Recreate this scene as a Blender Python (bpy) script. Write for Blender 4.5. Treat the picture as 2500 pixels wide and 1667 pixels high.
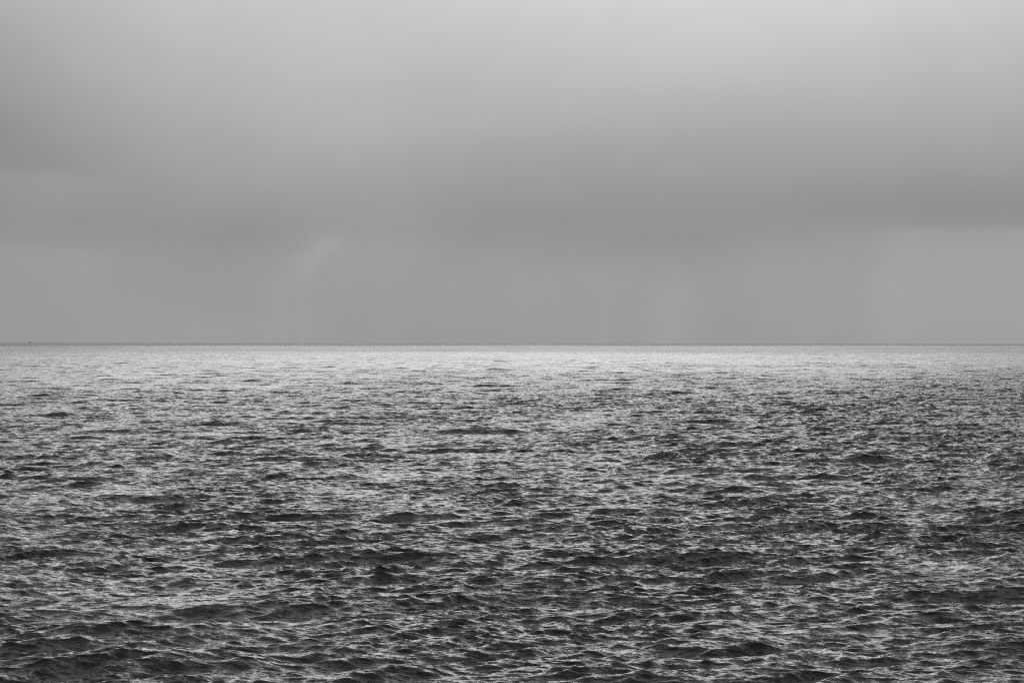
import bpy, math
import numpy as np

scene = bpy.context.scene
for o in list(bpy.data.objects):
    bpy.data.objects.remove(o)
COL = scene.collection

# ------------------------------------------------------------------ camera
EYE = 42.0                       # metres above mean sea level
RE = 6371000.0 * 7.0 / 6.0       # earth radius with normal refraction
LENS = 105.0
cam_d = bpy.data.cameras.new("camera")
cam_d.lens = LENS
cam_d.sensor_width = 36.0
cam_d.clip_start = 0.5
cam_d.clip_end = 60000.0
cam = bpy.data.objects.new("camera", cam_d)
COL.objects.link(cam)
DIP = math.sqrt(2 * EYE / RE)
cam.location = (0.0, 0.0, EYE)
cam.rotation_mode = 'QUATERNION'
from mathutils import Quaternion, Vector
ROLL = math.radians(0.07)
q = Quaternion((1, 0, 0), math.radians(90) - DIP + 0.0006)
cam.rotation_quaternion = q @ Quaternion((0, 0, 1), ROLL)
scene.camera = cam

# ------------------------------------------------------------------ view / sampling
scene.view_settings.view_transform = 'Standard'
scene.view_settings.look = 'None'
scene.view_settings.exposure = 0.0
scene.view_settings.gamma = 1.0
scene.view_settings.use_curve_mapping = False
scene.cycles.use_denoising = False
scene.cycles.use_adaptive_sampling = False
scene.cycles.max_bounces = 4
scene.cycles.diffuse_bounces = 1
scene.cycles.glossy_bounces = 3
scene.cycles.transmission_bounces = 1
scene.cycles.filter_width = 1.1

# ------------------------------------------------------------------ sun (veiled by the overcast)
SUN_EL = math.radians(13.5)
SUN_AZ = math.radians(-0.3)       # clockwise from +Y (camera looks along +Y)
sun_d = bpy.data.lights.new("sun", 'SUN')
sun_d.energy = 0.055
sun_d.angle = math.radians(20.0)
sun_d.color = (1.0, 1.0, 1.0)    # black-and-white photograph
sun = bpy.data.objects.new("sun", sun_d)
COL.objects.link(sun)
sdir = Vector((math.sin(SUN_AZ) * math.cos(SUN_EL), math.cos(SUN_AZ) * math.cos(SUN_EL), math.sin(SUN_EL)))
sun.rotation_mode = 'QUATERNION'
sun.rotation_quaternion = sdir.to_track_quat('Z', 'Y')
sun.location = sdir * 500

# ------------------------------------------------------------------ world: overcast sky
world = bpy.data.worlds.new("World")
scene.world = world
world.use_nodes = True
nt = world.node_tree
nt.nodes.clear()
N, L = nt.nodes, nt.links


def mth(op, a, b=None, c=None, clamp=False, tree=nt):
    n = tree.nodes.new('ShaderNodeMath')
    n.operation = op
    n.use_clamp = clamp
    for i, v in enumerate((a, b, c)):
        if v is None:
            continue
        if isinstance(v, (int, float)):
            n.inputs[i].default_value = v
        else:
            tree.links.new(v, n.inputs[i])
    return n.outputs[0]


out = N.new('ShaderNodeOutputWorld')
bg = N.new('ShaderNodeBackground')
STRENGTH = 0.10
bg.inputs['Strength'].default_value = STRENGTH
L.new(bg.outputs[0], out.inputs[0])
tc = N.new('ShaderNodeTexCoord')
sep = N.new('ShaderNodeSeparateXYZ')
L.new(tc.outputs['Generated'], sep.inputs[0])
dx, dy, dz = sep.outputs[0], sep.outputs[1], sep.outputs[2]
K = LENS / 70.0
az = mth('MULTIPLY', mth('DEGREES', mth('ARCTAN2', dx, dy)), K)          # 0 ahead, + to the right
el = mth('MULTIPLY', mth('DEGREES', mth('ARCSINE', dz)), K)

sky = N.new('ShaderNodeTexSky')
sky.sky_type = 'NISHITA'
sky.sun_disc = False
sky.sun_elevation = SUN_EL
sky.sun_rotation = SUN_AZ
sky.air_density = 1.0
sky.dust_density = 4.0
bw = N.new('ShaderNodeRGBToBW')
L.new(sky.outputs[0], bw.inputs[0])

# slow distortion of the direction so that cloud edges are uneven
nz = N.new('ShaderNodeTexNoise')
nz.inputs['Scale'].default_value = 6.0
nz.inputs['Detail'].default_value = 3.0
nz.inputs['Roughness'].default_value = 0.5
mapn = N.new('ShaderNodeMapping')
mapn.inputs['Scale'].default_value = (1.0, 1.0, 1.9)
L.new(tc.outputs['Generated'], mapn.inputs[0])
L.new(mapn.outputs[0], nz.inputs['Vector'])
sn = N.new('ShaderNodeSeparateColor')
L.new(nz.outputs['Color'], sn.inputs[0])
wa = mth('MULTIPLY', mth('SUBTRACT', sn.outputs[0], 0.5), 3.4)
we = mth('MULTIPLY', mth('SUBTRACT', sn.outputs[1], 0.5), 1.5)
azw = mth('ADD', az, wa)
elw = mth('ADD', el, we)


def smooth(x, lo, hi):
    n = N.new('ShaderNodeMapRange')
    n.interpolation_type = 'SMOOTHERSTEP'
    L.new(x, n.inputs['Value'])
    n.inputs['From Min'].default_value = lo
    n.inputs['From Max'].default_value = hi
    return n.outputs['Result']


def blob(a0, e0, sa, se, tilt=0.0, A=None, E=None):
    """soft patch of cloud round the direction (a0, e0), in degrees"""
    A = azw if A is None else A
    E = elw if E is None else E
    ct, st = math.cos(math.radians(tilt)), math.sin(math.radians(tilt))
    x = mth('SUBTRACT', A, a0)
    y = mth('SUBTRACT', E, e0)
    u = mth('DIVIDE', mth('ADD', mth('MULTIPLY', x, ct), mth('MULTIPLY', y, st)), sa)
    v = mth('DIVIDE', mth('SUBTRACT', mth('MULTIPLY', y, ct), mth('MULTIPLY', x, st)), se)
    r2 = mth('ADD', mth('MULTIPLY', u, u), mth('MULTIPLY', v, v))
    return mth('POWER', 2.71828, mth('MULTIPLY', r2, -1.0))


def lin(s):
    s /= 255.0
    return s / 12.92 if s < 0.04045 else ((s + 0.055) / 1.055) ** 2.4


# brightness of the cloud deck by elevation
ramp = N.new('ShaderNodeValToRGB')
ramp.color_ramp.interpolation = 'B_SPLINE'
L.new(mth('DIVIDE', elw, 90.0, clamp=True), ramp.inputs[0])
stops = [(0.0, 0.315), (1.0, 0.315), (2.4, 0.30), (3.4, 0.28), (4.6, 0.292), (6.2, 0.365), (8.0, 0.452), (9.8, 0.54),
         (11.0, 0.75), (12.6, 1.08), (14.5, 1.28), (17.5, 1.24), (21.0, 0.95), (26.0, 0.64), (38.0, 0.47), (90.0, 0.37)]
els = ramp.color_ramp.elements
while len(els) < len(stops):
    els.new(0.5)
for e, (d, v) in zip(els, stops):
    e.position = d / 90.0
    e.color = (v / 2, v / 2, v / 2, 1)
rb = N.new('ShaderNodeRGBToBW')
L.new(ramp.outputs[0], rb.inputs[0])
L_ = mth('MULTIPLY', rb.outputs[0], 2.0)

gain = mth('ADD', 1.0, 0.0)
for g, b in (
    # darker left side; brighter upper right
    (-0.27, blob(-16.5, 6.2, 4.6, 3.2)),
    (-0.25, blob(-17.0, 10.5, 7.0, 3.2)),
    (+0.085, blob(8.0, 8.0, 8.0, 2.8)),
    (+0.06, blob(-3.5, 5.6, 5.0, 1.6, 8)),
    # band of darker cloud sinking to the right
    (-0.07, blob(6.5, 3.3, 10.0, 0.9, 2.0)),
    (-0.06, blob(13.5, 3.4, 3.8, 1.0)),
    (-0.06, blob(0.5, 3.1, 3.4, 0.8, -6)),
    (-0.05, blob(-9.0, 2.9, 4.0, 0.7)),
    (-0.05, blob(4.5, 2.35, 4.2, 0.55)),
):
    gain = mth('ADD', gain, mth('MULTIPLY', b, g))


def ledge(a_lo, a_hi, e_edge, e_soft, e_low, amt):
    """paler air under the firm lower edge of a cloud bank, between two azimuths"""
    global gain
    m = mth('MULTIPLY', mth('SUBTRACT', 1.0, smooth(elw, e_edge - e_soft, e_edge + e_soft)), smooth(elw, e_low, e_edge))
    w = mth('MULTIPLY', smooth(azw, a_lo, a_lo + 2.0), mth('SUBTRACT', 1.0, smooth(azw, a_hi - 2.6, a_hi)))
    gain = mth('ADD', gain, mth('MULTIPLY', mth('MULTIPLY', m, w), amt))


# pale rain-washed patch low on the right, with a firm upper edge
ledge(9.6, 17.0, 2.68, 0.26, -3.0, 0.115)
ledge(5.0, 12.5, 2.45, 0.35, -1.0, 0.03)
# paler steps on the left
ledge(-22.0, -10.5, 4.4, 0.22, 2.4, 0.10)
ledge(-22.0, -10.0, 2.35, 0.12, 0.9, 0.06)
# faint shafts of rain reaching the horizon
nr = N.new('ShaderNodeTexNoise')
nr.noise_dimensions = '1D'
nr.inputs['Scale'].default_value = 0.6
nr.inputs['Detail'].default_value = 3.0
slant = mth('ADD', az, mth('MULTIPLY', el, -0.12))
L.new(slant, nr.inputs['W'])
shaft = mth('MULTIPLY', mth('SUBTRACT', nr.outputs[0], 0.5), mth('SUBTRACT', 1.0, smooth(el, 0.8, 3.2)))
gain = mth('ADD', gain, mth('MULTIPLY', shaft, 0.03))
for a0, w0, top, amt in ((-6.8, 0.5, 2.5, 0.045), (-5.9, 0.25, 2.0, 0.02), (4.6, 0.8, 2.3, 0.065), (2.6, 0.3, 1.9, 0.015), (10.8, 1.0, 2.4, 0.02)):
    d_ = mth('DIVIDE', mth('SUBTRACT', slant, a0), w0)
    gain = mth('ADD', gain, mth('MULTIPLY', mth('MULTIPLY', mth('POWER', 2.71828, mth('MULTIPLY', mth('MULTIPLY', d_, d_), -1.0)),
                                                mth('SUBTRACT', 1.0, smooth(el, top * 0.4, top))), amt))
# small pale wisp left of the middle
wis = N.new('ShaderNodeTexNoise')
wis.inputs['Scale'].default_value = 70.0
wis.inputs['Detail'].default_value = 5.0
wis.inputs['Roughness'].default_value = 0.62
L.new(tc.outputs['Generated'], wis.inputs['Vector'])
wsc = N.new('ShaderNodeSeparateColor')
L.new(wis.outputs['Color'], wsc.inputs[0])
wv = mth('SUBTRACT', mth('MULTIPLY', wis.outputs[0], 2.6), 0.3)
aw2 = mth('ADD', az, mth('MULTIPLY', mth('SUBTRACT', wsc.outputs[0], 0.5), 0.9))
ew2 = mth('ADD', el, mth('MULTIPLY', mth('SUBTRACT', wsc.outputs[1], 0.5), 0.5))
w1 = mth('ADD', blob(-5.75, 2.25, 0.80, 0.34, 45, aw2, ew2), mth('MULTIPLY', blob(-5.15, 2.55, 0.50, 0.26, -10, aw2, ew2), 0.55))
w1 = mth('ADD', w1, mth('MULTIPLY', blob(-4.8, 2.55, 2.6, 0.8, 15, aw2, ew2), 0.5))
gain = mth('ADD', gain, mth('MULTIPLY', mth('MULTIPLY', w1, wv), 0.105))
# soft large mottling of the deck
mo = N.new('ShaderNodeTexNoise')
mo.inputs['Scale'].default_value = 9.0
mo.inputs['Detail'].default_value = 5.0
mo.inputs['Roughness'].default_value = 0.45
mm = N.new('ShaderNodeMapping')
mm.inputs['Scale'].default_value = (1.0, 1.0, 2.4)
mm.inputs['Location'].default_value = (3.1, 1.7, 0.4)
L.new(tc.outputs['Generated'], mm.inputs[0])
L.new(mm.outputs[0], mo.inputs['Vector'])
gain = mth('ADD', gain, mth('MULTIPLY', mth('SUBTRACT', mo.outputs[0], 0.5), 0.21))
m2 = N.new('ShaderNodeTexNoise')
m2.inputs['Scale'].default_value = 20.0
m2.inputs['Detail'].default_value = 6.0
m2.inputs['Roughness'].default_value = 0.6
m3 = N.new('ShaderNodeMapping')
m3.inputs['Scale'].default_value = (1.0, 1.0, 0.8)
m3.inputs['Rotation'].default_value = (0.0, 0.5, 0.0)
L.new(tc.outputs['Generated'], m3.inputs[0])
L.new(m3.outputs[0], m2.inputs['Vector'])
gain = mth('ADD', gain, mth('MULTIPLY', mth('SUBTRACT', m2.outputs[0], 0.5), 0.14))
# behind the camera the deck is thicker and darker
back = mth('SUBTRACT', 1.0, mth('MULTIPLY', smooth(mth('MULTIPLY', dy, -1.0), -0.55, 0.6), 0.45))
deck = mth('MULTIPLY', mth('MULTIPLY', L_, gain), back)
# the clear-sky light that leaks through the deck
CLEAR = 0.01
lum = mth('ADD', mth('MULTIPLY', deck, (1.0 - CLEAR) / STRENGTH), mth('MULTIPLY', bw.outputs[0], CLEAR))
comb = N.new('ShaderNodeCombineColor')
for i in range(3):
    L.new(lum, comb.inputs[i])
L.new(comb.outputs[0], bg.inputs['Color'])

# ------------------------------------------------------------------ water material
wm = bpy.data.materials.new("sea_water")
wm.use_nodes = True
t = wm.node_tree
t.nodes.clear()
mo_ = t.nodes.new('ShaderNodeOutputMaterial')
pb = t.nodes.new('ShaderNodeBsdfPrincipled')
t.links.new(pb.outputs[0], mo_.inputs[0])
pb.inputs['Base Color'].default_value = (0.02, 0.02, 0.02, 1)
pb.inputs['Roughness'].default_value = 0.09
pb.inputs['IOR'].default_value = 1.34
geo = t.nodes.new('ShaderNodeNewGeometry')
tco = t.nodes.new('ShaderNodeTexCoord')
att = t.nodes.new('ShaderNodeAttribute')
att.attribute_name = 'ripple'
nrm = geo.outputs['Normal']


def vmath(op, a, b=None, s=None):
    n = t.nodes.new('ShaderNodeVectorMath')
    n.operation = op
    t.links.new(a, n.inputs[0])
    if b is not None:
        if isinstance(b, tuple):
            n.inputs[1].default_value = b
        else:
            t.links.new(b, n.inputs[1])
    if s is not None:
        if isinstance(s, (int, float)):
            n.inputs['Scale'].default_value = s
        else:
            t.links.new(s, n.inputs['Scale'])
    return n.outputs[0]


# fine wind ripples, too small for the mesh: slopes added to the normal
for sc_, stretch, amp, use_att in ((1.1, 1.0, 0.30, True), (4.5, 1.0, 0.22, True), (16.0, 1.0, 0.16, True)):
    mp = t.nodes.new('ShaderNodeMapping')
    mp.inputs['Rotation'].default_value = (0, 0, math.radians(18))
    mp.inputs['Scale'].default_value = (0.42, 1.0, 1.0)
    t.links.new(tco.outputs['Object'], mp.inputs[0])
    tn = t.nodes.new('ShaderNodeTexNoise')
    tn.inputs['Scale'].default_value = sc_
    tn.inputs['Detail'].default_value = 2.0
    tn.inputs['Roughness'].default_value = 0.55
    t.links.new(mp.outputs[0], tn.inputs['Vector'])
    s_ = vmath('SUBTRACT', tn.outputs['Color'], (0.5, 0.5, 0.5))
    s_ = vmath('MULTIPLY', s_, (1.0, 1.35, 0.0))
    k = mth('MULTIPLY', att.outputs['Fac'], amp * 2.0, tree=t)
    s_ = vmath('SCALE', s_, s=k)
    nrm = vmath('ADD', nrm, s_)
nrm = vmath('NORMALIZE', nrm)
t.links.new(nrm, pb.inputs['Normal'])

# ------------------------------------------------------------------ the sea: wave spectrum
rng = np.random.default_rng(11)
WDIR = math.radians(-90 + 7)       # the waves run towards the camera, slightly to the right


def make_cascade(size, n, lam_lo, lam_hi, mss, spread, chop, lp, wdir):
    """periodic patch of sea: heights and horizontal (choppy) displacements"""
    k1 = 2 * np.pi * np.fft.fftfreq(n, d=size / n)
    kx, ky = np.meshgrid(k1, k1, indexing='xy')
    k = np.hypot(kx, ky)
    k[0, 0] = 1.0
    kp = 2 * np.pi / lp
    ang = np.arctan2(ky, kx) - wdir
    c = np.cos(ang)
    D = 0.035 + np.where(c > 0, np.abs(c) ** spread, 0.08 * np.abs(c) ** spread)
    P = np.exp(-0.9 * (kp / k) ** 4) / k ** 4 * D
    klo, khi = 2 * np.pi / lam_hi, 2 * np.pi / lam_lo
    band = 1 / (1 + (klo / k) ** 14) / (1 + (k / khi) ** 14)
    P = P * band
    P[0, 0] = 0
    g = rng.normal(size=(n, n)) + 1j * rng.normal(size=(n, n))
    H = np.sqrt(P) * g
    sx = np.fft.ifft2(1j * kx * H).real
    sy = np.fft.ifft2(1j * ky * H).real
    f = math.sqrt(mss / (sx.var() + sy.var()))
    H = H * f
    h = np.fft.ifft2(H).real
    X = np.fft.ifft2(1j * kx / k * H).real * chop
    Y = np.fft.ifft2(1j * ky / k * H).real * chop
    return dict(size=size, n=n, d=np.stack([X, Y, h], -1).astype(np.float32))


CAS = [
    (make_cascade(1103.0, 1024, 9.0, 400.0, 0.0150, 18.0, 0.85, 44.0, WDIR), 8.0),
    (make_cascade(431.0, 1024, 3.4, 9.0, 0.0145, 18.0, 0.85, 36.0, WDIR + 0.08), 3.4),
    (make_cascade(157.0, 1024, 1.1, 3.4, 0.0145, 14.0, 0.8, 36.0, WDIR + 0.05), 1.3),
    (make_cascade(47.0, 1024, 0.16, 1.1, 0.0500, 10.0, 0.65, 36.0, WDIR - 0.1), 0.35),
]
ROT = [0.0, 0.43, -0.27, -0.61]


def sample(cas, rot, x, y):
    n, size, d = cas['n'], cas['size'], cas['d']
    c, s = math.cos(rot), math.sin(rot)
    # patches are laid out rotated so that their repeats never line up
    u = (x * c + y * s) / size * n
    v = (-x * s + y * c) / size * n
    iu, iv = np.floor(u).astype(np.int64), np.floor(v).astype(np.int64)
    fu, fv = (u - iu).astype(np.float32)[:, None], (v - iv).astype(np.float32)[:, None]
    i0, i1, j0, j1 = iu % n, (iu + 1) % n, iv % n, (iv + 1) % n
    r = (d[j0, i0] * (1 - fu) + d[j0, i1] * fu) * (1 - fv) + (d[j1, i0] * (1 - fu) + d[j1, i1] * fu) * fv
    return np.stack([r[:, 0] * c - r[:, 1] * s, r[:, 0] * s + r[:, 1] * c, r[:, 2]], -1)


def gust_field(size, n, seed, aniso):
    r = np.random.default_rng(seed)
    k1 = np.fft.fftfreq(n, d=size / n)
    kx, ky = np.meshgrid(k1, k1, indexing='xy')
    k = np.hypot(kx * aniso, ky)
    k[0, 0] = 1
    P = 1 / (k ** 2.6 + (3.0 / size) ** 2.6)
    P[0, 0] = 0
    F = np.fft.ifft2(np.sqrt(P) * (r.normal(size=(n, n)) + 1j * r.normal(size=(n, n)))).real
    F /= F.std()
    return F.astype(np.float32)


G1 = gust_field(700.0, 1024, 5, 0.35)
G2 = gust_field(9000.0, 1024, 9, 0.5)


def gust(F, size, x, y):
    n = F.shape[0]
    u, v = x / size * n, y / size * n
    iu, iv = np.floor(u).astype(np.int64), np.floor(v).astype(np.int64)
    fu, fv = u - iu, v - iv
    return ((F[iv % n, iu % n] * (1 - fu) + F[iv % n, (iu + 1) % n] * fu) * (1 - fv)
            + (F[(iv + 1) % n, iu % n] * (1 - fu) + F[(iv + 1) % n, (iu + 1) % n] * fu) * fv)


# rows of the mesh grow with distance, columns fan out from below the cliff top
A_HALF = math.radians(13.2)
NC = 1200
rs = [310.0]
while rs[-1] < 27800.0:
    r = rs[-1]
    f = 0.00070 if r < 7000 else min(0.003, 0.00070 * (r / 7000) ** 3)
    rs.append(r + r * f)
rs = np.array(rs)
NR = len(rs)
ang = np.linspace(-A_HALF, A_HALF, NC)
dr = np.gradient(rs)
print("SEA rows", NR, "verts", NR * NC)
co = np.empty((NR * NC, 3), np.float32)
rip = np.empty(NR * NC, np.float32)
sa, ca = np.sin(ang), np.cos(ang)
CH = 200
for r0 in range(0, NR, CH):
    r1 = min(NR, r0 + CH)
    x = (rs[r0:r1, None] * sa[None]).ravel()
    y = (rs[r0:r1, None] * ca[None]).ravel()
    step = np.repeat(np.maximum(dr[r0:r1], rs[r0:r1] * (2 * A_HALF / NC)), NC)
    g = 0.6 * gust(G1, 700.0, x, y) + 0.7 * gust(G2, 9000.0, x, y)
    g = np.clip(1.0 + 0.30 * g, 0.45, 1.7)
    # fresher wind near the shore, easing off further out; its edge wanders
    rr = np.hypot(x, y)
    t_ = x / rr
    edge = 2650.0 + 4200.0 * t_ + 330.0 * gust(G2, 9000.0, x * 2.0 + 900.0, y * 2.0)
    z = 1.0 / (1.0 + (rr / np.maximum(edge, 1500.0)) ** 8.5)
    streak = np.exp(-((rr - 1900.0) / 850.0) ** 2) * np.clip(t_ * 9.0, -0.16, 1.1)
    far = 1.0 / (1.0 + ((13100.0 + 7000.0 * t_) / rr) ** 24)
    fresh = np.clip((rr - 350.0) / 1300.0, 0.0, 1.0)
    wind = 0.40 + z * (0.74 + 0.56 * fresh + 0.95 * streak) + 1.9 * far + 0.16 * np.clip((rr - 6000.0) / 4000.0, 0.0, 1.0)
    g = g * wind
    D = np.zeros((x.size, 3), np.float32)
    resid = np.full(x.size, 0.36)
    for i, (c, lam) in enumerate(CAS):
        keep = 1.0 / (1.0 + (step * 1.7 / lam) ** 4)       # leave out what the mesh cannot carry
        w = keep * ((0.90 + 0.2 * np.minimum(wind, 1.2)) if i == 0 else (0.22 + 0.78 * g if i == 1 else g))
        D += sample(c, ROT[i], x + 31.7 * i, y + 12.9 * i) * w[:, None]
        resid += (1 - keep) * (0.25, 0.45, 0.50, 1.25)[i]
    i0 = r0 * NC
    co[i0:i0 + x.size, 0] = x + D[:, 0]
    co[i0:i0 + x.size, 1] = y + D[:, 1]
    co[i0:i0 + x.size, 2] = D[:, 2] - (x * x + y * y) / (2 * RE)
    rip[i0:i0 + x.size] = resid * g

# coarse water all round, outside the part the photograph can see
ex_r = np.array([0.0, 310.0, 500.0, 1000.0, 2000.0, 6000.0, 27800.0])
ex_a = np.linspace(A_HALF, 2 * math.pi - A_HALF, 60)
EX = []
for r in ex_r[1:]:
    for a in ex_a:
        EX.append((r * math.sin(a), r * math.cos(a), -r * r / (2 * RE) - 0.05))
EX = np.array(EX, np.float32)
inner = np.array([[310.0 * math.sin(a), 310.0 * math.cos(a), -0.05] for a in np.linspace(-A_HALF, A_HALF, 12)] + [[0, 0, -0.05]], np.float32)
nb = NR * NC
idx = np.arange(NR * NC).reshape(NR, NC)
quads = np.stack([idx[:-1, :-1], idx[:-1, 1:], idx[1:, 1:], idx[1:, :-1]], -1).reshape(-1, 4)
ei = nb + np.arange(len(EX)).reshape(len(ex_r) - 1, 60)
q2 = np.stack([ei[:-1, :-1], ei[:-1, 1:], ei[1:, 1:], ei[1:, :-1]], -1).reshape(-1, 4)
quads = np.concatenate([quads, q2])
ii = nb + len(EX)
cen = ii + 12
tris = [(cen, ii + k + 1, ii + k) for k in range(11)] + [(cen, int(ei[0, k + 1]), int(ei[0, k])) for k in range(59)]
tris = np.array(tris)[:, ::-1]
quads = quads[:, ::-1]
allco = np.concatenate([co, EX, inner])
loops = np.concatenate([quads.ravel(), tris.ravel()]).astype(np.int32)
nq, ntr = len(quads), len(tris)
starts = np.concatenate([np.arange(nq) * 4, nq * 4 + np.arange(ntr) * 3]).astype(np.int32)
me = bpy.data.meshes.new("sea")
me.vertices.add(len(allco))
me.vertices.foreach_set("co", allco.astype(np.float32).ravel())
me.loops.add(len(loops))
me.loops.foreach_set("vertex_index", loops)
me.polygons.add(nq + ntr)
me.polygons.foreach_set("loop_start", starts)
me.update(calc_edges=True)
me.polygons.foreach_set("use_smooth", np.ones(nq + ntr, bool))
at = me.attributes.new("ripple", 'FLOAT', 'POINT')
at.data.foreach_set("value", np.concatenate([rip, np.full(len(EX) + len(inner), 1.5, np.float32)]).astype(np.float32))
me.materials.append(wm)
sea = bpy.data.objects.new("sea", me)
COL.objects.link(sea)
sea["kind"] = "structure"

# ------------------------------------------------------------------ boats on the horizon
import bmesh


def paint(name, v, rough=0.5):
    m = bpy.data.materials.new(name)
    m.use_nodes = True
    b = m.node_tree.nodes['Principled BSDF']
    n = m.node_tree.nodes.new('ShaderNodeTexNoise')
    n.inputs['Scale'].default_value = 1.5
    r = m.node_tree.nodes.new('ShaderNodeMapRange')
    r.inputs['To Min'].default_value = v * 0.7
    r.inputs['To Max'].default_value = v * 1.3
    m.node_tree.links.new(n.outputs[0], r.inputs['Value'])
    m.node_tree.links.new(r.outputs[0], b.inputs['Base Color'])
    b.inputs['Roughness'].default_value = rough
    return m


M_HULL, M_CABIN, M_MAST = paint("hull_paint", 0.03), paint("cabin_paint", 0.05), paint("mast_metal", 0.04)


def link(name, bm, mat, parent):
    m = bpy.data.meshes.new(name)
    bmesh.ops.recalc_face_normals(bm, faces=bm.faces)
    bm.to_mesh(m)
    bm.free()
    m.materials.append(mat)
    o = bpy.data.objects.new(name, m)
    COL.objects.link(o)
    o.parent = parent
    return o


def hull_bm(Lh, B, H):
    """hull along X: pointed raked bow, flat transom, sheer rising to the bow"""
    bm = bmesh.new()
    rings = []
    for i in range(13):
        u = i / 12
        w = B / 2 * (0.82 + 0.18 * math.sin(math.pi * min(u * 1.3, 1))) * (1 - max(0, (u - 0.45) / 0.55) ** 2.2) + 0.02
        top = H * (0.75 + 0.55 * u ** 2)
        xo = (u - 0.5) * Lh
        keel = -0.9 + 0.5 * max(0, u - 0.7)
        pts = [(0, keel), (w * 0.6, -0.5), (w * 0.92, 0.3), (w, top), (w * 0.9, top), (w * 0.9, top - 0.4),
               (-w * 0.9, top - 0.4), (-w * 0.9, top), (-w, top), (-w * 0.92, 0.3), (-w * 0.6, -0.5)]
        rings.append([bm.verts.new((xo + 0.5 * u * max(0, z) / H, y, z)) for y, z in pts])
    for a, b in zip(rings, rings[1:]):
        for j in range(len(a)):
            k = (j + 1) % len(a)
            bm.faces.new((a[j], a[k], b[k], b[j]))
    bm.faces.new(rings[0])
    bm.faces.new(rings[-1])
    return bm


def box(bm, x0, x1, y0, y1, z0, z1, taper=0.0):
    vs = [bm.verts.new((x, y, z)) for z, q in ((z0, 0), (z1, taper)) for x, y in
          ((x0 + q, y0 + q), (x1 - q, y0 + q), (x1 - q, y1 - q), (x0 + q, y1 - q))]
    for f in ((0, 1, 2, 3), (4, 5, 6, 7), (0, 1, 5, 4), (1, 2, 6, 5), (2, 3, 7, 6), (3, 0, 4, 7)):
        bm.faces.new([vs[i] for i in f])


def tube(bm, p, q, r0, r1, n=10):
    p, q = Vector(p), Vector(q)
    d = (q - p).normalized()
    a = d.orthogonal().normalized()
    b = d.cross(a)
    A = [bm.verts.new(p + (a * math.cos(2 * math.pi * i / n) + b * math.sin(2 * math.pi * i / n)) * r0) for i in range(n)]
    B = [bm.verts.new(q + (a * math.cos(2 * math.pi * i / n) + b * math.sin(2 * math.pi * i / n)) * r1) for i in range(n)]
    for i in range(n):
        k = (i + 1) % n
        bm.faces.new((A[i], A[k], B[k], B[i]))
    bm.faces.new(A)
    bm.faces.new(B)


def boat(azimuth, dist, Lh, B, H, cab, mast, heading, label):
    a = math.radians(azimuth)
    e = bpy.data.objects.new("boat", None)
    COL.objects.link(e)
    e.location = (dist * math.sin(a), dist * math.cos(a), -dist * dist / (2 * RE) + 0.3)
    e.rotation_euler = (0, 0, math.radians(heading))
    e["label"] = label
    e["category"] = "boat"
    e["group"] = "boats far out on the horizon"
    link("hull", hull_bm(Lh, B, H), M_HULL, e)
    bm = bmesh.new()
    z0 = H * 0.75 - 0.38
    box(bm, -Lh * 0.22, Lh * 0.14, -B * 0.36, B * 0.36, z0, z0 + cab, 0.15)
    box(bm, -Lh * 0.25, Lh * 0.17, -B * 0.40, B * 0.40, z0 + cab + 0.003, z0 + cab + 0.18)
    box(bm, -Lh * 0.14, Lh * 0.06, -B * 0.24, B * 0.24, z0 + cab + 0.183, z0 + cab * 1.6, 0.12)
    link("wheelhouse", bm, M_CABIN, e)
    bm = bmesh.new()
    zt = z0 + cab * 1.6
    tube(bm, (-Lh * 0.04, 0, zt + 0.003), (-Lh * 0.04, 0, zt + mast), 0.30, 0.12)
    tube(bm, (-Lh * 0.04, -B * 0.3, zt + mast * 0.6), (-Lh * 0.04, B * 0.3, zt + mast * 0.6), 0.09, 0.09)
    link("mast", bm, M_MAST, e)


boat(-9.17, 21500.0, 19.0, 7.6, 4.0, 3.8, 5.2, -62.0, "larger dark boat with a mast, a tiny speck on the horizon at far left")
boat(2.69, 21500.0, 12.0, 4.8, 2.8, 2.6, 2.4, 80.0, "smaller dark boat, barely a dot on the horizon right of centre")
